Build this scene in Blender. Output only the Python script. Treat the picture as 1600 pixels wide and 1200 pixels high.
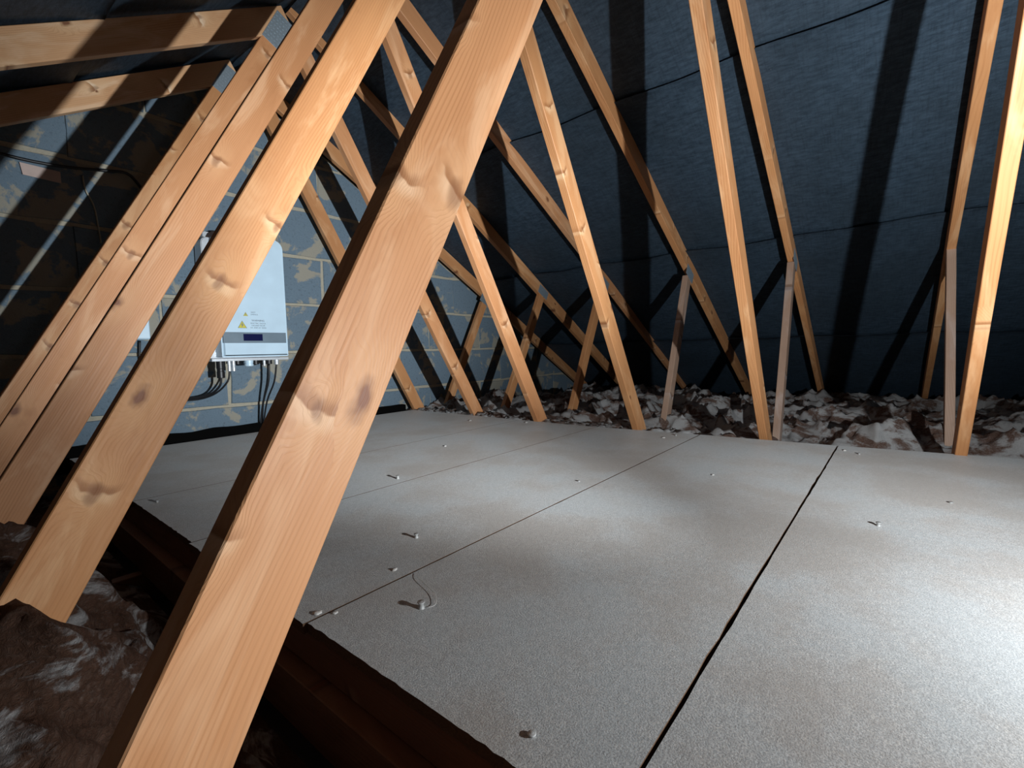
import bpy, bmesh, math, random
from mathutils import Vector, Matrix, noise
random.seed(7)
for o in list(bpy.data.objects): bpy.data.objects.remove(o, do_unlink=True)
sc = bpy.context.scene
COL = sc.collection

# ------------------------------------------------------------------ camera
CAM = Vector((-1.1511, 0.1678, 0.6106))
yaw, pit, rol = math.radians(50.964), math.radians(-4.151), math.radians(-1.314)
Fw = Vector((math.sin(yaw)*math.cos(pit), math.cos(yaw)*math.cos(pit), math.sin(pit)))
Rt = Vector((math.cos(yaw), -math.sin(yaw), 0)); Up = Rt.cross(Fw)
R2 = Rt*math.cos(rol) + Up*math.sin(rol); U2 = -Rt*math.sin(rol) + Up*math.cos(rol)
cd = bpy.data.cameras.new('camera'); cam = bpy.data.objects.new('camera', cd); COL.objects.link(cam)
cam.matrix_world = Matrix(((R2.x, U2.x, -Fw.x, CAM.x), (R2.y, U2.y, -Fw.y, CAM.y), (R2.z, U2.z, -Fw.z, CAM.z), (0, 0, 0, 1)))
cd.sensor_width = 36; cd.lens = 729.06/1600*36; cd.clip_start = 0.02; cd.clip_end = 60
sc.camera = cam

# ------------------------------------------------------------------ world, lamp, exposure
w = bpy.data.worlds.new('dark_loft'); sc.world = w; w.use_nodes = True
w.node_tree.nodes['Background'].inputs[0].default_value = (0.5, 0.6, 0.8, 1)
w.node_tree.nodes['Background'].inputs[1].default_value = 0.004
TORCH = Vector((-0.40, -0.40, 0.50))      # hand torch held low, to the right of the photographer
TCOL = (0.90, 0.96, 1.0)
def torch_spot(name, az, el, power, cone, blend, typ='SPOT'):
    ld = bpy.data.lights.new(name, typ); lo = bpy.data.objects.new(name, ld); COL.objects.link(lo)
    a, e = math.radians(az), math.radians(el)
    lo.location = TORCH; lo.rotation_euler = Vector((math.sin(a)*math.cos(e), math.cos(a)*math.cos(e), math.sin(e))).to_track_quat('-Z', 'Y').to_euler()
    ld.energy = power; ld.color = TCOL; ld.shadow_soft_size = 0.012
    if typ == 'SPOT': ld.spot_size = math.radians(cone); ld.spot_blend = blend
torch_spot('torch_spill', 0, 0, 54, 0, 0, 'POINT')
torch_spot('torch_beam', 57, 22, 112, 98, 1.0)
torch_spot('torch_hotspot', 13, 10, 335, 62, 1.0)
vs = sc.view_settings
vs.view_transform = 'Standard'; vs.look = 'None'; vs.exposure = 0.0; vs.gamma = 1.0; vs.use_curve_mapping = False

# ------------------------------------------------------------------ node helpers
class NT:
    def __init__(s, name):
        s.m = bpy.data.materials.new(name); s.m.use_nodes = True
        s.t = s.m.node_tree; s.b = s.t.nodes['Principled BSDF']
    def n(s, typ, **kw):
        nd = s.t.nodes.new(typ)
        for k, v in kw.items(): setattr(nd, k, v)
        return nd
    def set(s, sock, v):
        if isinstance(v, bpy.types.NodeSocket): s.t.links.new(v, sock)
        elif v is not None: sock.default_value = v
    def math(s, op, a, b=None, c=None, clamp=False):
        nd = s.n('ShaderNodeMath', operation=op); nd.use_clamp = clamp
        s.set(nd.inputs[0], a)
        if b is not None: s.set(nd.inputs[1], b)
        if c is not None: s.set(nd.inputs[2], c)
        return nd.outputs[0]
    def vmul(s, v, k):
        nd = s.n('ShaderNodeVectorMath', operation='MULTIPLY'); s.set(nd.inputs[0], v); nd.inputs[1].default_value = k
        return nd.outputs[0]
    def vadd(s, a, b):
        nd = s.n('ShaderNodeVectorMath', operation='ADD'); s.set(nd.inputs[0], a); s.set(nd.inputs[1], b)
        return nd.outputs[0]
    def noise(s, v, scale, detail=4, rough=.55, dist=0):
        nd = s.n('ShaderNodeTexNoise'); s.set(nd.inputs['Vector'], v)
        nd.inputs['Scale'].default_value = scale; nd.inputs['Detail'].default_value = detail
        nd.inputs['Roughness'].default_value = rough; nd.inputs['Distortion'].default_value = dist
        return nd.outputs[0]
    def mr(s, v, a, b, c=0., d=1., smooth=True):
        nd = s.n('ShaderNodeMapRange'); nd.interpolation_type = 'SMOOTHSTEP' if smooth else 'LINEAR'
        s.set(nd.inputs[0], v)
        for i, x in enumerate((a, b, c, d)): nd.inputs[i+1].default_value = x
        return nd.outputs[0]
    def mix(s, f, a, b, mode='MIX'):
        nd = s.n('ShaderNodeMix'); nd.data_type = 'RGBA'; nd.blend_type = mode
        s.set(nd.inputs[0], f)
        for k, v in ((6, a), (7, b)):
            if isinstance(v, tuple) and len(v) == 3: v = v+(1,)
            s.set(nd.inputs[k], v)
        return nd.outputs[2]
    def bump(s, h, strength, dist):
        nd = s.n('ShaderNodeBump'); nd.inputs['Strength'].default_value = strength; nd.inputs['Distance'].default_value = dist
        s.set(nd.inputs['Height'], h); s.t.links.new(nd.outputs[0], s.b.inputs['Normal'])
    def out(s, col, rough=.6, spec=.5):
        s.set(s.b.inputs['Base Color'], col if isinstance(col, bpy.types.NodeSocket) else col+(1,))
        s.set(s.b.inputs['Roughness'], rough); s.b.inputs['Specular IOR Level'].default_value = spec
        return s.m

def wood(name, light, dark, knot=(.20, .065, .03), rings=330, gloss=.42):
    s = NT(name)
    co = s.n('ShaderNodeTexCoord').outputs['Object']; oi = s.n('ShaderNodeObjectInfo'); rnd = oi.outputs['Random']; idx = oi.outputs['Object Index']
    r2 = s.n('ShaderNodeCombineXYZ'); s.set(r2.inputs[0], s.math('MULTIPLY_ADD', idx, 1.37, s.math('MULTIPLY', s.math('LESS_THAN', idx, .5), s.math('MULTIPLY', rnd, 37.0)))); s.set(r2.inputs[2], s.math('MULTIPLY_ADD', idx, .71, s.math('MULTIPLY', s.math('LESS_THAN', idx, .5), s.math('MULTIPLY', rnd, 11.3))))
    v = s.vadd(co, r2.outputs[0])
    sp = s.n('ShaderNodeSeparateXYZ'); s.set(sp.inputs[0], v)
    x, y, z = sp.outputs
    c2 = s.n('ShaderNodeCombineXYZ'); s.set(c2.inputs[0], x); s.set(c2.inputs[1], z)
    wob = s.n('ShaderNodeTexNoise'); s.set(wob.inputs['Vector'], c2.outputs[0]); wob.inputs['Scale'].default_value = 30
    kv = s.vadd(c2.outputs[0], s.vmul(wob.outputs[1], (.030, .022, 0)))
    vo = s.n('ShaderNodeTexVoronoi'); vo.voronoi_dimensions = '2D'; s.set(vo.inputs['Vector'], s.vmul(kv, (.55, 1, 1))); vo.inputs['Scale'].default_value = 8.0
    cc = s.n('ShaderNodeSeparateColor'); s.set(cc.inputs[0], vo.outputs['Color'])
    d = s.math('ADD', vo.outputs['Distance'], s.math('MULTIPLY', s.math('LESS_THAN', cc.outputs[0], .45), 2.0))
    size = s.math('MULTIPLY_ADD', cc.outputs[1], .75, .40)
    d = s.math('DIVIDE', d, size)
    hump = s.mr(d, 0, .42, 1, 0)
    warp = s.noise(s.vmul(v, (1.1, 5, 5)), 1.0, 2)
    ring = s.math('MULTIPLY_ADD', z, float(rings), s.math('MULTIPLY', y, 210.))
    ring = s.math('MULTIPLY_ADD', warp, 34., ring)
    ring = s.math('MULTIPLY_ADD', hump, 12., ring)
    st = s.math('SINE', s.math('MULTIPLY', ring, 6.283/2.0))
    st = s.mr(st, .0, 1.0)
    fine = s.noise(s.vmul(v, (7, 260, 260)), 1.0, 3)
    big = s.noise(s.vmul(v, (2.2, 9, 9)), 1.0, 3)
    f = s.math('ADD', s.math('MULTIPLY', s.math('MULTIPLY', st, s.mr(s.noise(s.vmul(v, (1.5, 16, 16)), 1.0, 2), .35, .6, .25, 1.0)), .30), s.math('MULTIPLY', fine, .26))
    f = s.math('ADD', f, s.math('MULTIPLY_ADD', big, .9, -.42), clamp=True)
    col = s.mix(f, light, dark)
    col = s.mix(s.math('MULTIPLY', s.mr(d, .10, .46, 1, 0), .55), col, tuple(min(1, c*k) for c, k in zip(light, (1.12, 1.25, 1.35))))
    pale = s.noise(s.vmul(v, (2.6, 12, 12)), 1.0, 4, .6, .8)
    col = s.mix(s.math('MULTIPLY', s.mr(pale, .50, .68), .65), col, tuple(min(1, c*k) for c, k in zip(light, (1.18, 1.42, 1.75))))
    brn = s.noise(s.vadd(s.vmul(v, (3.5, 10, 10)), (5.0, 3.0, 1.0)), 1.0, 4, .6, .5)
    col = s.mix(s.math('MULTIPLY', s.mr(brn, .56, .74), .45), col, dark)
    df = s.n('ShaderNodeVectorMath', operation='SUBTRACT'); s.set(df.inputs[0], s.vmul(kv, (.55, 1, 1))); s.set(df.inputs[1], vo.outputs['Position'])
    ds = s.n('ShaderNodeSeparateXYZ'); s.set(ds.inputs[0], df.outputs[0])
    cr = s.math('SUBTRACT', s.math('DIVIDE', ds.outputs[0], .55), s.math('MULTIPLY', s.math('MULTIPLY', ds.outputs[1], ds.outputs[1]), 9.0))
    scar = s.math('MULTIPLY', s.math('GREATER_THAN', cc.outputs[2], .42), s.math('LESS_THAN', d, 1.2))
    msk = s.math('MULTIPLY', scar, s.mr(s.math('ABSOLUTE', ds.outputs[1]), .018, .042, 1, 0))
    lite = s.math('MULTIPLY', s.mr(cr, -.026, -.006), s.mr(cr, .0, .003, 1, 0))
    darkb = s.math('MULTIPLY', s.mr(cr, -.002, .003), s.mr(cr, .004, .022, 1, 0))
    col = s.mix(s.math('MULTIPLY', s.math('MULTIPLY', lite, msk), .75), col, tuple(min(1, c*k) for c, k in zip(light, (1.25, 1.65, 2.2))))
    col = s.mix(s.math('MULTIPLY', s.math('MULTIPLY', darkb, msk), .75), col, tuple(a*.8 for a in dark))
    edge = s.math('MULTIPLY', s.mr(d, .06, .13, 1, 0), .55)
    col = s.mix(edge, col, tuple(a*.62 for a in dark))
    col = s.mix(s.math('MULTIPLY', s.mr(d, .035, .075, 1, 0), s.math('MULTIPLY_ADD', scar, -.6, .8)), col, knot)
    bri = s.math('MULTIPLY_ADD', rnd, .22, .89)
    br = s.n('ShaderNodeCombineColor')
    for i in range(3): s.set(br.inputs[i], bri)
    col = s.mix(1.0, col, br.outputs[0], 'MULTIPLY')
    h = s.math('ADD', s.math('MULTIPLY', st, .5), s.math('MULTIPLY', fine, .8))
    s.bump(h, .35, .0008)
    return s.out(col, s.math('MULTIPLY_ADD', fine, .25, gloss), .4)

M = {}
M['pine'] = wood('pine_wood', (.65, .31, .14), (.40, .155, .055))
M['pine2'] = wood('orange_pine_wood', (.63, .30, .125), (.38, .145, .05))
M['pine_dull'] = wood('dull_pine_wood', (.40, .265, .19), (.26, .15, .10))
M['pine_lit'] = wood('lit_pine_wood', (.80, .47, .25), (.52, .24, .10))  # brightened pine for the left rafters, missing light put into the colour
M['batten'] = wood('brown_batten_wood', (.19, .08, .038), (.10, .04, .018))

def m_board():
    s = NT('chipboard'); co = s.n('ShaderNodeTexCoord').outputs['Object']
    a = s.noise(co, 420, 3, .7); b = s.noise(s.vmul(co, (1, 1, 1)), 3.2, 5, .6); c = s.noise(co, 90, 3, .6)
    k = s.n('ShaderNodeTexVoronoi'); s.set(k.inputs['Vector'], co); k.inputs['Scale'].default_value = 420
    ks = s.n('ShaderNodeSeparateColor'); s.set(ks.inputs[0], k.outputs['Color'])
    col = s.mix(s.mr(a, .3, .7), (.235, .23, .225), (.52, .51, .495))
    col = s.mix(s.math('MULTIPLY', s.mr(c, .35, .7), .35), col, (.22, .21, .20))
    col = s.mix(s.math('MULTIPLY', s.math('GREATER_THAN', ks.outputs[0], .88), .28), col, (.60, .57, .52))
    col = s.mix(s.math('MULTIPLY', s.mr(b, .44, .64), .5), col, (.29, .255, .225))
    col = s.mix(s.math('MULTIPLY', s.mr(b, .55, .36), .25), col, (.36, .42, .45))
    s.bump(s.math('ADD', a, s.math('MULTIPLY', c, .6)), .5, .002)
    s.b.inputs['Diffuse Roughness'].default_value = 1.0; s.b.inputs['Sheen Weight'].default_value = .04; s.b.inputs['Sheen Roughness'].default_value = .6
    return s.out(col, .5, .5)
M['board'] = m_board()
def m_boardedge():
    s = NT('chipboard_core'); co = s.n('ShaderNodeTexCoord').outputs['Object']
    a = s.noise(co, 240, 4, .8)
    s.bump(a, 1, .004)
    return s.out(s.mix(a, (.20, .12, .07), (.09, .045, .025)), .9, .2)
M['board_edge'] = m_boardedge()

def m_felt():
    s = NT('roofing_felt'); co = s.n('ShaderNodeTexCoord').outputs['Object']
    wv = s.noise(s.vmul(co, (1, .22, 1)), 85, 6, .75)
    pull = s.noise(s.vmul(co, (.12, 1, .12)), 130, 3, .6)
    weave = s.noise(s.vmul(co, (700, 90, 700)), 1, 2)
    weave2 = s.noise(s.vmul(co, (60, 600, 60)), 1, 2)
    blot = s.noise(co, 2.0, 5, .6)
    col = s.mix(s.mr(wv, .22, .80), (.030, .056, .086), (.115, .180, .255))
    col = s.mix(s.math('MULTIPLY', s.mr(blot, .4, .7), .5), col, (.046, .070, .092))
    sp = s.n('ShaderNodeTexVoronoi'); s.set(sp.inputs['Vector'], co); sp.inputs['Scale'].default_value = 22
    dot = s.math('LESS_THAN', sp.outputs['Distance'], .035)
    col = s.mix(s.math('MULTIPLY', dot, .5), col, (.4, .42, .42))
    col = s.mix(s.math('MULTIPLY', s.mr(pull, .45, .75), .35), col, (.02, .032, .045))
    h = s.math('ADD', s.math('MULTIPLY', wv, 1.2), s.math('ADD', weave, weave2))
    s.bump(h, .5, .0025)
    return s.out(col, .55, .5)
M['felt'] = m_felt()

def m_block():
    s = NT('concrete_block'); co = s.n('ShaderNodeTexCoord').outputs['Object']; rnd = s.n('ShaderNodeObjectInfo').outputs['Random']
    cx = s.n('ShaderNodeCombineXYZ'); s.set(cx.inputs[0], s.math('MULTIPLY', rnd, 60.))
    v = s.vadd(co, cx.outputs[0])
    a = s.noise(v, 180, 4, .7); b = s.noise(v, 5, 6, .62, .4); pits = s.noise(v, 60, 3, .6)
    col = s.mix(a, (.112, .162, .21), (.19, .26, .32))
    col = s.mix(s.math('MULTIPLY', s.mr(pits, .55, .7), .45), col, (.08, .10, .12))
    col = s.mix(s.math('MULTIPLY', s.mr(b, .53, .58), .85), col, (.36, .33, .26))
    s.bump(s.math('ADD', s.math('MULTIPLY', b, 1.5), s.math('ADD', a, pits)), .5, .004)
    return s.out(col, .85, .25)
M['block'] = m_block()
def m_mortar():
    s = NT('mortar'); co = s.n('ShaderNodeTexCoord').outputs['Object']
    a = s.noise(co, 70, 5, .65)
    s.bump(a, .8, .006)
    return s.out(s.mix(a, (.33, .30, .235), (.52, .48, .38)), .9, .2)
M['mortar'] = m_mortar()
def m_wool():
    s = NT('mineral_wool'); co = s.n('ShaderNodeTexCoord').outputs['Object']
    a = s.noise(s.vmul(co, (1, 1, 2)), 7, 6, .65, .6); f = s.noise(s.vmul(co, (1, 1, 1.6)), 120, 5, .75, 1.2)
    col = s.mix(s.mr(a, .42, .54), (.12, .065, .045), (.40, .395, .39))
    col = s.mix(s.math('MULTIPLY', s.mr(f, .4, .75), .35), col, (.52, .51, .50))
    s.bump(f, 1.0, .006)
    return s.out(col, .95, .1)
M['wool'] = m_wool()
def m_shaded_wool():
    s = NT('shaded_brown_wool'); co = s.n('ShaderNodeTexCoord').outputs['Object']
    a = s.noise(s.vmul(co, (1, 1, 3)), 5, 6, .65, .8); f = s.noise(s.vmul(co, (1, .35, 1.6)), 90, 5, .75, 1.0)
    col = s.mix(s.mr(a, .50, .61), (.085, .045, .03), (.34, .33, .325))  # shade put into the dark brown, lit crests into the pale patches
    col = s.mix(s.math('MULTIPLY', s.mr(f, .45, .8), .15), col, (.40, .33, .29))
    s.bump(f, 1.0, .006)
    return s.out(col, .95, .1)
M['shaded_wool'] = m_shaded_wool()
def plain(name, col, rough=.5, metal=0., spec=.5, bump=None):
    s = NT(name); s.b.inputs['Metallic'].default_value = metal
    if bump:
        co = s.n('ShaderNodeTexCoord').outputs['Object']; a = s.noise(co, bump, 3)
        s.bump(a, .4, .001)
        c = s.mix(a, tuple(x*.85 for x in col), tuple(min(1, x*1.12) for x in col))
        return s.out(c, rough, spec)
    return s.out(col, rough, spec)
M['galv'] = plain('galvanised_steel', (.42, .50, .56), .45, .6, bump=90)
M['white'] = plain('pale_grey_casing', (.58, .76, .90), .38, bump=8)
M['flange'] = plain('cast_aluminium', (.62, .66, .70), .4, .4, bump=60)
M['panel'] = plain('grey_overlay', (.16, .22, .27), .4, bump=20)
M['screen'] = plain('dark_display', (.008, .012, .06), .12, bump=5)
M['black'] = plain('black_plastic', (.012, .012, .014), .45, bump=40)
M['yellow'] = plain('yellow_label', (.62, .55, .06), .5, bump=20)
M['ink'] = plain('grey_ink', (.16, .20, .24), .6, bump=20)
M['steel'] = plain('screw_steel', (.62, .62, .60), .3, .9, bump=60)
M['dull_steel'] = plain('dusty_screw_steel', (.42, .42, .41), .6, .3, bump=60)
M['shade'] = plain('gap_shade_black', (.004, .004, .004), .95, 0, .05, bump=40)  # near-black that paints the shade of the gap below the gable
M['label'] = plain('pinkish_paper', (.60, .47, .42), .8, bump=30)
M['chip'] = plain('pale_shaving', (.70, .68, .64), .8, bump=60)
M['plaster'] = plain('plasterboard', (.20, .17, .15), .9, bump=30)

# ------------------------------------------------------------------ mesh helpers
def link(name, me, mat, parent=None):
    o = bpy.data.objects.new(name, me); COL.objects.link(o)
    if mat and not me.materials: me.materials.append(mat)
    if parent: o.parent = parent
    return o
def fin(bm, name, smooth=False):
    me = bpy.data.meshes.new(name); bm.normal_update(); bm.to_mesh(me); bm.free()
    if smooth:
        for p in me.polygons: p.use_smooth = True
    return me
def thing(name, label, cat, loc=(0, 0, 0), group=None):
    o = bpy.data.objects.new(name, None); COL.objects.link(o); o.location = loc; o.empty_display_size = .1
    o['label'] = label; o['category'] = cat
    if group: o['group'] = group
    return o
def struct(name):
    o = bpy.data.objects.new(name, None); COL.objects.link(o); o['kind'] = 'structure'; return o
def place(o, P, parent):            # world position for a child of an unrotated empty
    o.location = Vector(P) - parent.location
def addbox(bm, c, d, bev=0.0, rot=None):
    r = bmesh.ops.create_cube(bm, size=1.0); vs_ = r['verts']
    for v in vs_: v.co = Vector((v.co.x*d[0], v.co.y*d[1], v.co.z*d[2]))
    if bev > 0:
        es = list({e for v in vs_ for e in v.link_edges})
        rr = bmesh.ops.bevel(bm, geom=es, offset=bev, segments=1, affect='EDGES', profile=.7)
        vs_ = list({v for f in rr['faces'] for v in f.verts} | {v for v in vs_ if v.is_valid})
    for v in vs_:
        if rot: v.co = rot @ v.co
        v.co += Vector(c)
    return vs_
def tube(name, pts, r, mat, parent=None, seg=8, res=4):
    # smooth tube through the points (Catmull-Rom), built as a mesh
    P = [Vector(p) for p in pts]; Q = []
    for i in range(len(P)-1):
        a = P[max(i-1, 0)]; b = P[i]; c = P[i+1]; d = P[min(i+2, len(P)-1)]
        for k in range(res):
            t = k/res
            Q.append(.5*((2*b)+(c-a)*t+(2*a-5*b+4*c-d)*t*t+(3*b-a-3*c+d)*t**3))
    Q.append(P[-1])
    bm = bmesh.new(); rings = []
    for i, q in enumerate(Q):
        t = (Q[min(i+1, len(Q)-1)]-Q[max(i-1, 0)]).normalized()
        u = t.orthogonal().normalized() if i == 0 else (u - t*u.dot(t)).normalized()
        v = t.cross(u)
        rings.append([bm.verts.new(q + (u*math.cos(2*math.pi*k/seg)+v*math.sin(2*math.pi*k/seg))*r) for k in range(seg)])
    for a, b in zip(rings, rings[1:]):
        for k in range(seg): bm.faces.new((a[k], a[(k+1) % seg], b[(k+1) % seg], b[k]))
    bm.faces.new(rings[0][::-1]); bm.faces.new(rings[-1])
    me = fin(bm, name, True); o = link(name, me, mat, parent)
    if parent: o.location = -parent.location
    return o
def timber(name, P0, P1, mat, parent, thick=.035, wid=.092, bev=.0018, bow=0.0):
    """straight sawn length from P0 to P1, local X along it, local Y across its thickness (world Y), local Z its width"""
    P0 = Vector(P0); P1 = Vector(P1); d = P1-P0; L = d.length; X = d.normalized()
    Yv = Vector((0, 1, 0)) if abs(X.y) < .7 else Vector((1, 0, 0))
    Z = X.cross(Yv).normalized(); Yv = Z.cross(X)
    bm = bmesh.new(); n = max(2, int(L/.18)); rings = []
    b = bev; prof = [(-thick/2+b, -wid/2), (thick/2-b, -wid/2), (thick/2, -wid/2+b), (thick/2, wid/2-b), (thick/2-b, wid/2), (-thick/2+b, wid/2), (-thick/2, wid/2-b), (-thick/2, -wid/2+b)]
    sd = random.random()*99
    for i in range(n+1):
        t = i/n; off = bow*4*t*(1-t)
        jy = (noise.noise(Vector((t*3, sd, 0)))*.0015); jz = (noise.noise(Vector((t*3, sd, 5)))*.0015)
        rings.append([bm.verts.new(((t-.5)*L, y+jy, z+jz+off)) for y, z in prof])
    for A, B in zip(rings, rings[1:]):
        for k in range(8): bm.faces.new((A[k], B[k], B[(k+1) % 8], A[(k+1) % 8]))
    bm.faces.new(rings[0]); bm.faces.new(rings[-1][::-1])
    bmesh.ops.recalc_face_normals(bm, faces=bm.faces)
    o = link(name, fin(bm, name), mat, parent)
    m = Matrix((X, Yv, Z)).transposed().to_4x4(); m.translation = (P0+P1)/2 - parent.location
    o.matrix_local = m
    return o
def gang_plate(parent, c, ang, w_, h_):
    bm = bmesh.new(); addbox(bm, (0, 0, 0), (w_, .0016, h_), .0003)
    nx = max(2, int(w_/.016)); nz = max(2, int(h_/.014))
    for i in range(nx):
        for k in range(nz):      # the punched slots stand a little proud
            addbox(bm, ((i+.5)/nx*w_-w_/2, -.0011, (k+.5)/nz*h_-h_/2 + (.002 if i % 2 else -.002)), (.0028, .0008, .007))
    o = link('gang_nail_plate', fin(bm, 'gang_nail_plate'), M['galv'], parent)
    o.rotation_euler = (0, -ang, 0); place(o, c, parent)
    return o

# ------------------------------------------------------------------ the setting
ZF = .176; SR = .545; SL = .595; H = 2.187; PO = .062
YB, YE = -1.9, 3.12
# floor: chipboard panels on raised battens over the joists
floor = struct('floor')
jo = [-.80, -.25, .345, .888, 1.43, 1.955, 2.975]
def joint_y(i, x): return jo[i] + (-.014*x if i == 2 else -.006*x if i in (3, 4) else 0)
def right_x(y):
    for (a, xa), (b, xb) in (((-.9, 1.33), (-.25, 1.30)), ((-.25, 1.30), (.35, 1.225)), ((.35, 1.225), (.9, 1.185)), ((.9, 1.185), (1.45, 1.125)), ((1.45, 1.125), (3.2, 1.105))):
        if y <= b: return xa+(xb-xa)*(y-a)/(b-a)
    return 1.105
for i in range(6):
    bm = bmesh.new(); g = .0028 if i in (1, 2) else .0016; ring = []
    def P(x, y): ring.append((x, y))
    n = 40
    xl = -.80 - (.006 if i % 2 else 0)
    for k in range(n+1):                                   # near edge, left to right, slightly chipped
        x = xl + (right_x(joint_y(i, 1.2)+.01)-xl)*k/n
        P(x, joint_y(i, x)+(g if i != 3 else .002)+abs(noise.noise(Vector((x*9, i*3., 0))))*.004*(1 if i == 2 else .5))
    for k in range(1, 12):
        y = joint_y(i, 1.2)+(joint_y(i+1, 1.2)-joint_y(i, 1.2))*k/12; P(right_x(y), y)
    for k in range(n+1):
        x = xl + (right_x(joint_y(i+1, 1.2)-.01)-xl)*(1-k/n)
        P(x, joint_y(i+1, x)-g*.6-abs(noise.noise(Vector((x*11, i*5.+2, 0))))*.003*(1 if i == 1 else .5))
    for k in range(1, 40):
        y = joint_y(i+1, xl)+(joint_y(i, xl)-joint_y(i+1, xl))*k/40
        P(xl+noise.noise(Vector((y*70, 3., i)))*.003+.001, y)
    top = [bm.verts.new((x, y, ZF)) for x, y in ring]; low = [bm.verts.new((x+random.uniform(-.001, .001), y, ZF-.018)) for x, y in ring]
    ft = bm.faces.new(top); fb = bm.faces.new(low[::-1]); ft.material_index = 0
    for k in range(len(top)):
        f = bm.faces.new((top[k], low[k], low[(k+1) % len(top)], top[(k+1) % len(top)])); f.material_index = 1
    bmesh.ops.recalc_face_normals(bm, faces=bm.faces)
    o = link('floor_panel', fin(bm, 'floor_panel'), None, floor); o.data.materials.append(M['board']); o.data.materials.append(M['board_edge'])
for x, z0, z1, wd in ((-.772, .094, .1575, .045), (-.800, .002, .094, .045), (.15, .066, .1575, .045), (1.04, .066, .1575, .045), (.15, .002, .066, .045), (1.04, .002, .066, .045)):
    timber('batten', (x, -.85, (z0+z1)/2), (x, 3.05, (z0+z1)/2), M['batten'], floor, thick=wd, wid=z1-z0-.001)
# screws in the panels: most flush, a few standing proud
def screw_mesh():
    bm = bmesh.new(); prof = [(0, .0028), (.0022, .0028), (.003, .0022), (.0048, .0026), (.0052, .0016), (.0030, -.001), (.0046, -.005), (.0075, -.0105)]
    rings = []
    for r, z in prof: rings.append([bm.verts.new((r*math.cos(a), r*math.sin(a), z)) for a in [2*math.pi*k/10 for k in range(10)]] if r else [bm.verts.new((0, 0, z))])
    for A, B in zip(rings, rings[1:]):
        for k in range(10):
            if len(A) == 1: bm.faces.new((A[0], B[k], B[(k+1) % 10]))
            else: bm.faces.new((A[k], B[k], B[(k+1) % 10], A[(k+1) % 10]))
    bmesh.ops.recalc_face_normals(bm, faces=bm.faces)
    return fin(bm, 'screw', True)
sm = screw_mesh()
def scr(x, y, dz, s=1.0):
    o = link('screw', sm, M['dull_steel'], floor); o.location = (x, y, ZF+dz); o.scale = (s, s, s if dz < .02 else s); return o
for x, y, dz, s in ((-.659, .777, .008, 1.3), (-.468, 1.022, .007, 1.1), (-.172, 1.48, .008, 1.2), (.226, .178, .006, 1.1), (-.757, 1.88, .004, 1.1), (.53, .03, .001, 1.0), (-.757, .37+.1, .001, 1.0), (.15, .95, .001, .9), (1.10, .97, .004, 1.0), (1.08, .25, .003, 1.)):
    scr(x, y, dz, s)
pb = bmesh.new(); addbox(pb, (.9, .6, -.105), (6.4, 5.0, .012)); link('plasterboard', fin(pb, 'plasterboard'), M['plaster'], floor)

# the roof slopes: strips of felt lapped over the rafters
ceil = struct('ceiling')
def felt_strip(side, x0, x1, k):
    nu, nv = 26, 150; bm = bmesh.new(); G = []
    sl = SR if side > 0 else SL
    truss_y = (-1.25, -.65, -.05, .62, 1.20, 1.82, 2.39, 2.99, 3.6)
    for i in range(nu+1):
        row = []
        for j in range(nv+1):
            t = i/nu; y = YB+(YE+.02-YB)*j/nv; x = x0+(x1-x0)*t
            a = max([q for q in truss_y if q <= y] or [truss_y[0]-.6]); b = min([q for q in truss_y if q > y])
            s = (y-a)/(b-a); sag = math.sin(math.pi*s)**2*.012
            e = noise.noise(Vector((x*1.3, y*1.1, side*7.+k*3)))*.006+noise.noise(Vector((x*5, y*1.6, side*9.+k)))*.0025
            edge = .022*math.exp(-t*9)+.003*(1-t)                    # the lower strip lies inside the upper one
            if i == 0: x += noise.noise(Vector((y*2.2, k*2., 1)))*.010
            z = H+PO-sl*x - sag + e*(1 if abs(s-.5) < .45 else .2)*.8 - edge - .001
            row.append(bm.verts.new((side*x, y, max(z, H+PO-sl*x-.045))))
        G.append(row)
    for A, B in zip(G, G[1:]):
        for j in range(nv): bm.faces.new((A[j], A[j+1], B[j+1], B[j]))
    bmesh.ops.solidify(bm, geom=bm.faces[:], thickness=-.0018 if side > 0 else .0018)
    o = link('felt_strip', fin(bm, 'felt_strip', True), M['felt'], ceil); return o
for k, (a, b) in enumerate(((0.0, .93), (.895, 1.90), (1.865, 2.90), (2.86, 4.15))): felt_strip(1, a, b, k)
for k, (a, b) in enumerate(((0.0, .72), (.685, 1.70), (1.665, 2.7), (2.66, 3.5))): felt_strip(-1, a, b, k)

# gable wall: concrete blocks bedded in mortar, cut to the slope
gable = struct('wall_back'); YW = 3.10; CH = .30; BL = .60; JT = .018
def roof_z(x): return H+PO-(SR*x if x > 0 else -SL*x) - .035
bm = bmesh.new(); pts = []
xs = [-3.6+7.6*k/190 for k in range(191)]
tp = [(x, min(roof_z(x)+.0 + noise.noise(Vector((x*9, 0, 3)))*.022 - .004, 9)) for x in xs]
outl = [(xs[0], -.1)]+[(x, max(z, -.05)) for x, z in tp]+[(xs[-1], -.1)]
fr = [bm.verts.new((x, YW+.007, z)) for x, z in outl]; bk = [bm.verts.new((x, YW+.12, z)) for x, z in outl]
bm.faces.new(fr); bm.faces.new(bk[::-1])
for k in range(len(fr)): bm.faces.new((fr[k], bk[k], bk[(k+1) % len(fr)], fr[(k+1) % len(fr)]))
bmesh.ops.recalc_face_normals(bm, faces=bm.faces)
link('mortar_bed', fin(bm, 'mortar_bed'), M['mortar'], gable)
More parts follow.
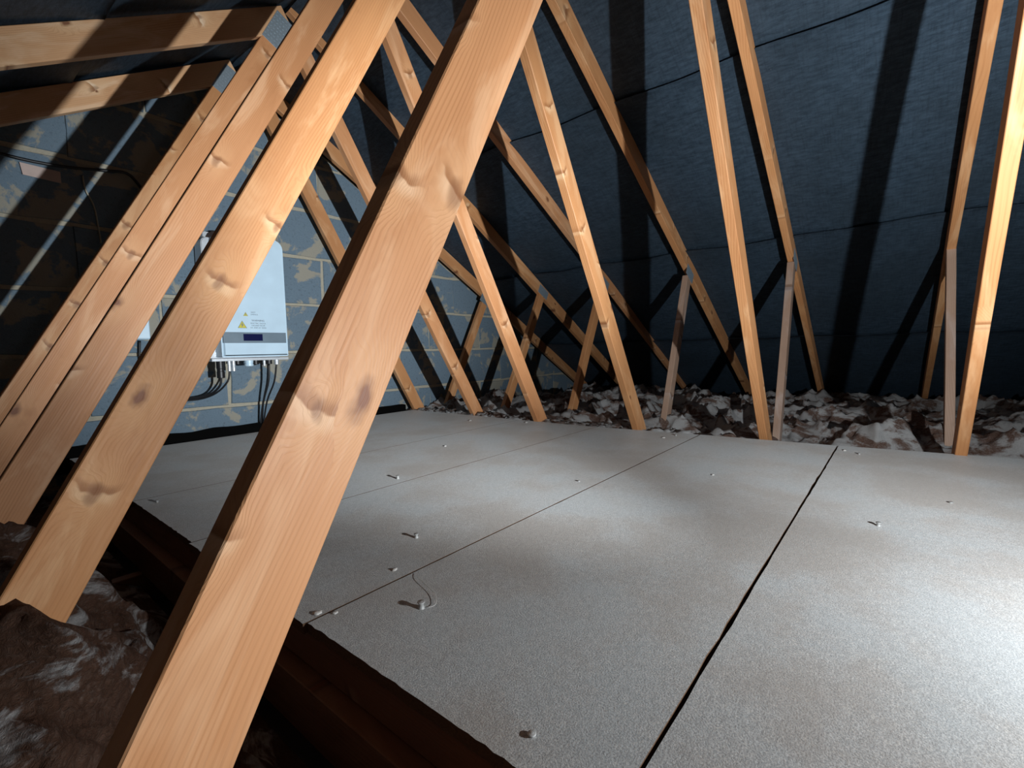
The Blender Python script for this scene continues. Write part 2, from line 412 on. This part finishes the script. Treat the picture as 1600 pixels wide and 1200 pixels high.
def clip(poly, a, b, c):             # keep a*x+b*z<=c
    out = []
    for i in range(len(poly)):
        p, q = poly[i], poly[(i+1) % len(poly)]
        dp, dq = a*p[0]+b*p[1]-c, a*q[0]+b*q[1]-c
        if dp <= 0: out.append(p)
        if (dp < 0 < dq) or (dq < 0 < dp):
            t = dp/(dp-dq); out.append((p[0]+(q[0]-p[0])*t, p[1]+(q[1]-p[1])*t))
    return out
for r in range(-1, 9):
    z0 = .03+r*CH
    for c in range(-6, 8):
        x0 = c*BL + (.0 if r % 2 else BL/2) - .10 + random.uniform(-.01, .01)
        poly = [(x0+JT/4, z0+JT/2), (x0+BL-JT/4, z0+JT/2+random.uniform(-.002, .002)), (x0+BL-JT/4, z0+CH-JT/2), (x0+JT/4, z0+CH-JT/2+random.uniform(-.002, .003))]
        q = random.uniform(.012, .035)
        poly = clip(poly, SR, 1, H+PO-.035-q); poly = clip(poly, -SL, 1, H+PO-.035-q)
        if len(poly) < 3: continue
        cx = sum(p[0] for p in poly)/len(poly); cz = sum(p[1] for p in poly)/len(poly)
        ar = abs(sum(poly[i][0]*poly[(i+1) % len(poly)][1]-poly[(i+1) % len(poly)][0]*poly[i][1] for i in range(len(poly))))/2
        if ar < .004: continue
        bm = bmesh.new(); dy = random.uniform(-.003, .003); pr = []
        for i in range(len(poly)):   # ragged edges
            p, q2 = poly[i], poly[(i+1) % len(poly)]; L = math.hypot(q2[0]-p[0], q2[1]-p[1]); n = max(1, int(L/.11))
            for k in range(n):
                t = k/n; j = .0035 if k else .006
                pr.append((p[0]+(q2[0]-p[0])*t-cx+random.uniform(-j, j), p[1]+(q2[1]-p[1])*t-cz+random.uniform(-j, j)))
        f0 = [bm.verts.new((x*.992, dy, z*.978)) for x, z in pr]; f1 = [bm.verts.new((x, dy+.006, z)) for x, z in pr]; f2 = [bm.verts.new((x, .09, z)) for x, z in pr]
        bm.faces.new(f0)
        for A, B in ((f0, f1), (f1, f2)):
            for k in range(len(A)): bm.faces.new((A[k], B[k], B[(k+1) % len(A)], A[(k+1) % len(A)]))
        bmesh.ops.recalc_face_normals(bm, faces=bm.faces)
        o = link('block', fin(bm, 'block'), M['block'], gable); o.location = (cx, YW, cz)

bm = bmesh.new(); tp_ = []  # dark gap at the gable foot, put in as a black strip
for k in range(61):
    x = -1.0+2.1*k/60
    tp_.append([bm.verts.new((x, 3.048+.004*noise.noise(Vector((x*6, 1, 0))), .10)), bm.verts.new((x, 3.048+.006*noise.noise(Vector((x*6, 5, 0))), .212+.010*noise.noise(Vector((x*8, 3, 0))))),
                bm.verts.new((x, 3.084, .214+.010*noise.noise(Vector((x*8, 3, 0)))))])
for A, B in zip(tp_, tp_[1:]):
    for k in range(2): bm.faces.new((A[k], B[k], B[k+1], A[k+1]))
o = link('gap_shade_strip', fin(bm, 'gap_shade_strip', True), M['shade'], floor); o['label'] = 'black membrane strip standing in for the dark gap at the foot of the gable'
# ------------------------------------------------------------------ roof trusses
TR = {  # y, right long web (x at z=0, x at apex height), rafter (x at z=.2, z at x=0), short web (x at z=0, x and z at the top)
 5: (-.051, (1.449, -.277), (3.66, 2.187), (1.652, 2.05, 1.11)),
 4: (.619, (1.438, -.129), (3.62, 2.197), (1.568, 1.96, 1.08)),
 3: (1.203, (1.310, -.056), (3.66, 2.197), (1.499, 1.94, 1.07)),
 2: (1.824, (1.266, -.014), (3.746, 2.189), (1.431, 1.96, 1.08)),
 1: (2.391, (1.308, -.033), (3.505, 2.246), (1.400, 1.99, 1.07)),
 0: (2.989, (1.273, .050), (3.64, 2.20), (1.384, 1.95, 1.05))}
LAB = {
 5: 'roof truss at the right edge of the photo, its webs crossing the frame edge',
 4: 'roof truss whose thick left web crosses the foreground in front of the inverter',
 3: 'roof truss second from the foreground beam, its left web ending in the lower left corner',
 2: 'roof truss third from the foreground beam, its broad left web beside two thin ones',
 1: 'roof truss second from the block gable, steel plate at its apex at upper left',
 0: 'roof truss standing closest to the grey block gable wall, farthest from the camera'}
for n in (5, 4, 3, 2, 1, 0):
    y, (rx0, rx1), (fx, fz), (sx, mx, mz) = TR[n]
    t = thing('roof_truss', LAB[n], 'roof truss', (1.3, y, 0), 'pine roof trusses along the loft')
    wm = M['pine'] if n in (4, 2, 1) else M['pine2'] if n in (3, 0) else M['pine']
    sh = M['pine_dull'] if n in (5, 4, 3) else M['pine2']
    yy = y
    def seg(x0, z0, x1, z1, a, b): return (x0+(x1-x0)*a, yy, z0+(z1-z0)*a), (x0+(x1-x0)*b, yy, z0+(z1-z0)*b)
    lw = (0-(-1.2553))/(H+.0888)       # left long web slope
    lwb = timber('web', (-1.2553+lw*.09, yy, .0), (-.03, yy, H-.06), wm, t, wid=.093 if n > 2 else .085 if n == 2 else .090); lwb.pass_index = {4: 3, 3: 8, 2: 5}.get(n, 0)
    s = (rx1-rx0)/H
    timber('web', (rx0, yy, 0), (rx0+s*2.07, yy, 2.07), M['pine2'] if n in (4, 5) else wm, t, wid=.086)
    timber('strut', (sx, yy, 0), (mx, yy, mz-.02), sh, t, wid=.066)
    sl = (fz-.2)/fx
    timber('rafter', (0.015, yy, fz-sl*.015), (4.0, yy, fz-sl*4.0), M['pine2'] if n != 2 else M['pine'], t, wid=.086)
    timber('rafter', (-.015, yy, H-.02-SL*.015), (-3.4, yy, H-.02-SL*3.4), M['pine_lit'], t, wid=.105)
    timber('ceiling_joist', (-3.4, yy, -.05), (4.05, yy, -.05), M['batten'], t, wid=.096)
    fy = yy-.0185
    gang_plate(t, (-.045, fy, 2.075), math.radians(62), .16, .12)
    gang_plate(t, (mx+.01, fy, mz+.005), math.radians(-28), .13, .07)
    gang_plate(t, (rx0+.07, fy, .01), 0, .20, .09)
    gang_plate(t, (-1.2, fy, .01), 0, .20, .09)
    if n in (4, 3, 2, 1, 0):
        k = -SL
        timber('strut', (-1.30, yy, 0), (-1.86, yy, H-SL*1.86-.06), sh, t, wid=.066)

# ------------------------------------------------------------------ loose insulation
def wool(name, x0, x1, y0, y1, nx, ny, hfun, mat, label):
    vs_ = []; fs = []
    for i in range(nx+1):
        for j in range(ny+1):
            x = x0+(x1-x0)*i/nx; y = y0+(y1-y0)*j/ny
            dx = noise.noise(Vector((x*14, y*14, 3)))*.022; dy = noise.noise(Vector((x*14, y*14, 8)))*.022
            vs_.append((x+dx*(0 < i < nx), y+dy*(0 < j < ny), hfun(x, y)))
    for i in range(nx):
        for j in range(ny):
            a = i*(ny+1)+j; fs.append((a, a+ny+1, a+ny+2, a+1))
    me = bpy.data.meshes.new(name); me.from_pydata(vs_, [], fs)
    for p in me.polygons: p.use_smooth = True
    o = link(name, me, mat); o['kind'] = 'stuff'; o['label'] = label; o['category'] = 'insulation'
    return o
def ridge(p, f): return 1-abs(noise.noise(p*f))*2.2
def h_right(x, y):
    p = Vector((x, y*.8, 1.3))
    z = .080 + .085*noise.noise(p*2.1) + .105*max(0, ridge(Vector((x, y, 4.)), 2.6))**2 + .040*max(0, ridge(Vector((x*.8, y*1.2, 9.)), 6.0))**2 + 0.026*noise.noise(p*16)+.012*noise.noise(p*44)
    e = min(1, max(0, (x-right_x(y)-.09-(.115 if y < 1.2 else -.02))/.16)); z = -.05+(z+.05)*e*e*(3-2*e)
    z = min(z, H+PO-.07-SR*x)
    return max(z, -.09)
eaves_wool = wool('loft_insulation', 1.17, 4.05, -1.2, 3.085, 300, 400, h_right, M['wool'], 'crumpled grey-white mineral wool lying along the eaves beyond the boards')
def h_left(x, y):
    p = Vector((x*1.3, y, 6.3))
    z = .0 + .10*min(1, max(0, (-.98-x)/.12)) + .05*noise.noise(p*1.9) + .05*max(0, ridge(Vector((x*1.6, y*.9+x*.8, 2.)), 2.6))**2 + .03*ridge(Vector((x*1.8, y+x, 5.)), 6.5) + .012*noise.noise(p*22)+.006*noise.noise(p*55)
    d = math.hypot((x+1.02)/.16, (y-1.42)/.30); z += .09*math.exp(-d*d)
    d = math.hypot((x+1.25)/.22, (y-1.0)/.2); z += .06*math.exp(-d*d)
    for hx, hy in ((-1.03, 1.09), (-1.10, 1.72)):
        d = math.hypot((x-hx)/.15, (y-hy)/.09); z += .07*math.exp(-d*d)
    e = min(1, max(0, (-.84-x)/.12)); z = -.03+(z+.03)*e
    return max(min(z, H+PO-.07+SL*x), -.08)
wool('loft_insulation', -3.3, -.83, -.5, 3.085, 260, 380, h_left, M['shaded_wool'], 'folded brown-tinged mineral wool left of the boards, its shade painted in')
# torn tufts along the far edge of the boards
bm = bmesh.new()
for k in range(520):
    yk = random.uniform(.7, 3.0) if k % 6 == 0 else random.uniform(1.35, 3.05); xk = right_x(yk)+abs(random.gauss(0, .05))+.03; s = random.uniform(.008, .026)
    if abs(xk-1.2) < .06 and random.random() < .3: continue
    r = bmesh.ops.create_icosphere(bm, subdivisions=2, radius=1.0)
    for v in r['verts']:
        q = v.co.copy(); f = 1+.9*noise.noise(q*1.7+Vector((k, 0, 0)))+.4*noise.noise(q*4+Vector((0, k, 0)))
        v.co = Vector((q.x*s*f*1.2, q.y*s*f*1.7, q.z*s*f*.8)) + Vector((xk, yk, .150+.02*random.random()))
o = link('torn_tuft', fin(bm, 'torn_tuft', True), M['wool'], eaves_wool); o['kind'] = 'stuff'; o['label'] = 'torn pale tufts along the edge of the boards'

# ------------------------------------------------------------------ the inverter on the gable
inv = thing('inverter', 'pale grey wall-mounted solar inverter with a small dark display on the block gable', 'inverter', (-.02, YW, .62))
ox, oz = -.022, .62
def vprism(name, outline, y0, y1, mat, bev, parent=inv):   # outline in x,z, extruded along y
    bm = bmesh.new(); a = [bm.verts.new((x, y0, z)) for x, z in outline]; b = [bm.verts.new((x, y1, z)) for x, z in outline]
    bm.faces.new(a); bm.faces.new(b[::-1])
    for k in range(len(a)): bm.faces.new((a[k], b[k], b[(k+1) % len(a)], a[(k+1) % len(a)]))
    bmesh.ops.recalc_face_normals(bm, faces=bm.faces)
    if bev: bmesh.ops.bevel(bm, geom=[e for e in bm.edges if all(abs(v.co.y-y0) < 1e-6 for v in e.verts)], offset=bev, segments=3, affect='EDGES')
    o = link(name, fin(bm, name), mat, parent); o.location = -inv.location if parent is inv else (0, 0, 0)
    return o
XL, XR, ZB, ZT = -.198, .150, .607, 1.262
def rr(x0, x1, z0, z1, rt, rb, n=5):
    o = []
    for cx, cz, r, a0 in ((x1-rt, z1-rt, rt, 0), (x0+rt, z1-rt, rt, 90), (x0+rb, z0+rb, rb, 180), (x1-rb, z0+rb, rb, 270)):
        for k in range(n+1):
            a = math.radians(a0+90*k/n); o.append((cx+r*math.cos(a), cz+r*math.sin(a)))
    return o
vprism('casing', rr(XL, XR, ZB, ZT, .05, .006), 2.885, 2.985, M['white'], .012)
vprism('back_housing', rr(XL-.034, XR-.006, ZB-.010, ZT-.02, .03, .006), 2.985, 3.083, M['flange'], .004)
vprism('base_flange', [(XL-.050, ZB-.020), (XR-.002, ZB-.020), (XR-.002, ZB-.006), (XL-.050, ZB-.006)], 2.892, 3.085, M['flange'], .002)
vprism('wall_bracket', rr(-.15, .11, .60, 1.30, .01, .01), 3.080, 3.092, M['flange'], 0)
vprism('top_lug', rr(-.20, -.15, 1.235, 1.285, .012, .004), 3.05, 3.092, M['flange'], .002)
dp = vprism('display_panel', [(XL+.006, .682), (XR-.014, .682), (XR-.014, .740), (XL+.006, .740)], 2.8835, 2.886, M['panel'], 0)
vprism('screen', [(-.093, .694), (.006, .694), (.006, .731), (-.093, .731)], 2.8822, 2.8845, M['screen'], 0)
def sign_triangle(cx, cz, s):
    tri = [(cx-s/2, cz-s*.43), (cx+s/2, cz-s*.43), (cx, cz+s*.43)]
    o = vprism('warning_triangle', tri, 2.8832, 2.886, M['yellow'], 0)
    ok = s/.045
    bolt = [(.003, .014), (-.006, -.001), (-.0005, -.001), (-.003, -.013), (.006, .002), (.0005, .002)]
    b = vprism('lightning_mark', [(cx+x*ok, cz-.003*ok+z*ok) for x, z in bolt], 2.8822, 2.8834, M['ink'], 0, o)
    for i in range(3):
        p, q = Vector(tri[i]), Vector(tri[(i+1) % 3]); c = Vector((cx, cz-s*.14)); p2, q2 = p+(c-p)*.12, q+(c-q)*.12
        vprism('border', [tuple(p), tuple(q), tuple(q2), tuple(p2)], 2.8826, 2.8833, M['ink'], 0, o)
    return o
sign_triangle(-.095, .782, .046); sign_triangle(-.075, .838, .024)
def text(body, x, z, size):
    cu = bpy.data.curves.new('lettering', 'FONT'); cu.body = body; cu.size = size; cu.extrude = .0004; cu.align_x = 'CENTER'
    to = bpy.data.objects.new('tmp', cu); COL.objects.link(to)
    dg = bpy.context.evaluated_depsgraph_get(); me = bpy.data.meshes.new_from_object(to.evaluated_get(dg))
    bpy.data.objects.remove(to, do_unlink=True)
    me.materials.clear(); o = link('lettering', me, M['ink'], inv); o.rotation_euler = (math.radians(90), 0, 0); o.location = Vector((x, 2.8845, z))-inv.location
text('WARNING', -.012, .800, .014)
text('ELECTRIC SHOCK', -.012, .786, .010); text('HAZARD FROM', -.012, .774, .010); text('DC AND AC SIDES', -.012, .762, .010)
text('HOT', -.035, .845, .011); text('SURFACE', -.030, .834, .009)
def cyl(name, c, r, h, mat, parent, axis='Z', n=16):
    bm = bmesh.new(); R = Matrix.Rotation(math.pi/2, 3, 'X') if axis == 'Y' else Matrix.Identity(3)
    prof = [(r*.86, -h/2), (r, -h/2+r*.12), (r, -h*.12), (r*.9, -h*.1), (r*.9, h*.05), (r, h*.08), (r, h/2)]
    rings = [[bm.verts.new(R @ Vector((a*math.cos(2*math.pi*k/n), a*math.sin(2*math.pi*k/n), z))) for k in range(n)] for a, z in prof]
    for A, B in zip(rings, rings[1:]):
        for k in range(n): bm.faces.new((A[k], A[(k+1) % n], B[(k+1) % n], B[k]))
    bm.faces.new(rings[0][::-1]); bm.faces.new(rings[-1])
    o = link(name, fin(bm, name), mat, parent); o.location = Vector(c)-parent.location; return o
zb = ZB-.020
cyl('flange_bolt', (XL-.014, 2.984, ZB+.018), .017, .012, M['flange'], inv, 'Y')
cyl('cable_gland', (-.195, 2.94, zb-.045), .019, .09, M['black'], inv)
cyl('dc_connector', (-.155, 2.93, zb-.028), .009, .055, M['flange'], inv)
cyl('dc_connector', (-.134, 2.93, zb-.028), .009, .055, M['flange'], inv)
cyl('blanking_plug', (-.105, 2.95, zb-.010), .016, .020, M['black'], inv)
cyl('cable_gland', (-.055, 2.93, zb-.016), .022, .032, M['white'], inv)
cyl('blanking_plug', (-.012, 2.95, zb-.012), .017, .024, M['black'], inv)
cyl('cable_gland', (.022, 2.93, zb-.014), .014, .028, M['black'], inv)
cyl('gland_nut', (.022, 2.92, zb-.018), .008, .030, M['flange'], inv)
cyl('blanking_plug', (.060, 2.95, zb-.012), .018, .024, M['black'], inv)
cyl('cable_gland', (.094, 2.93, zb-.014), .013, .028, M['flange'], inv)
tube('cable', [(-.195, 2.94, zb-.08), (-.20, 2.95, zb-.13), (-.235, 2.99, zb-.175), (-.30, 3.03, zb-.19), (-.36, 3.06, zb-.18), (-.44, 3.08, zb-.15)], .006, M['black'], inv)
tube('cable', [(-.155, 2.93, zb-.05), (-.165, 2.94, zb-.11), (-.21, 2.98, zb-.17), (-.28, 3.03, zb-.20), (-.38, 3.075, zb-.20)], .005, M['black'], inv)
tube('cable', [(.060, 2.95, zb-.02), (.057, 2.96, zb-.12), (.045, 3.02, zb-.25), (.040, 3.07, zb-.42), (.040, 3.085, zb-.60)], .006, M['black'], inv)
tube('cable', [(.094, 2.93, zb-.02), (.088, 2.96, zb-.13), (.070, 3.03, zb-.25), (.062, 3.08, zb-.42), (.062, 3.085, zb-.60)], .005, M['black'], inv)

# small junction box left of the inverter, mostly behind the webs
jb = thing('junction_box', 'small white junction box left of the inverter, showing between two slanting webs', 'junction box', (-.50, YW, .70))
bm = bmesh.new(); addbox(bm, (0, -.03, .06), (.075, .056, .11), .006); link('box', fin(bm, 'box'), M['white'], jb)
bm = bmesh.new(); addbox(bm, (0, -.061, .06), (.069, .008, .104), .003); link('lid', fin(bm, 'lid'), M['white'], jb)
tube('cable', [(-.50, 3.075, .70), (-.505, 3.08, .62), (-.50, 3.085, .50)], .005, M['black'], jb)

# cables and paper tag on the gable at upper left
o = tube('cable', [(-1.20, 3.085, 1.52), (-.916, 3.07, 1.475), (-.74, 3.07, 1.475), (-.58, 3.075, 1.500), (-.50, 3.075, 1.51), (-.455, 3.08, 1.47), (-.43, 3.085, 1.42), (-.40, 3.09, 1.33)], .007, M['black'])
o['label'] = 'thin black cable sagging across the gable blocks at upper left'; o['category'] = 'cable'
o = tube('cable', [(-.66, 3.09, 1.46), (-.655, 3.088, 1.40), (-.63, 3.088, 1.33), (-.62, 3.09, 1.24), (-.615, 3.09, 1.16)], .0035, M['mortar'])
o['label'] = 'thin pale wire hanging straight down the gable below the black cable'; o['category'] = 'cable'
bm = bmesh.new()
q = [(-.862, 1.462), (-.735, 1.455), (-.735, 1.405), (-.855, 1.412)]
a = [bm.verts.new((x, 3.088, z)) for x, z in q]; b = [bm.verts.new((x, 3.0895, z)) for x, z in q]
bm.faces.new(a); bm.faces.new(b[::-1])
for k in range(4): bm.faces.new((a[k], b[k], b[(k+1) % 4], a[(k+1) % 4]))
bmesh.ops.recalc_face_normals(bm, faces=bm.faces)
o = link('paper_tag', fin(bm, 'paper_tag'), M['label']); o['label'] = 'small pinkish paper tag hanging from the black cable on the gable'; o['category'] = 'tag'

# ------------------------------------------------------------------ debris on the boards
o = tube('wood_shaving', [(-.655, .765, ZF+.003), (-.640, .762, ZF+.003), (-.618, .790, ZF+.004), (-.600, .85, ZF+.004), (-.585, .875, ZF+.003)], .0004, M['chip'], seg=6)
o['label'] = 'thin curled pale shaving beside the raised screw near the board edge'; o['category'] = 'shaving'
def flake(x, y, s, label):
    bm = bmesh.new(); r = bmesh.ops.create_icosphere(bm, subdivisions=2, radius=1.0); sd = Vector((x*9, y*9, 0))
    for v in r['verts']:
        q = v.co.copy(); f = 1+.7*noise.noise(q*1.5+sd); v.co = Vector((q.x*s*f*1.3, q.y*s*f, max(q.z*s*f*.5, -.0001)+.0003))
    o = link('wool_fluff', fin(bm, 'wool_fluff', True), M['chip']); o.location = (x, y, ZF)
    o['label'] = label; o['category'] = 'fluff'; o['group'] = 'bits of fluff on the boards'
flake(-.775, .905, .006, 'pale fluff at the left board edge beside the foreground beam')
flake(-.757, .882, .004, 'smaller pale fluff touching the start of the board joint')
flake(-.60, .93, .005, 'tiny pale crumb between the raised screw and the joint')
flake(1.02, 1.00, .008, 'pale flake on the boards near the far edge, foot of the fourth web')
flake(.93, 2.2, .009, 'pale flake at the far edge of the boards near the gable')
flake(1.05, 1.85, .008, 'white crumb on the far edge between two web feet')
flake(.30, 1.75, .006, 'small light crumb in the middle of the far boards')
flake(.47, .62, .005, 'pale nick-sized crumb in the centre of the wide near board')
flake(1.13, .30, .007, 'white flake next to the far end of the rightmost joint')
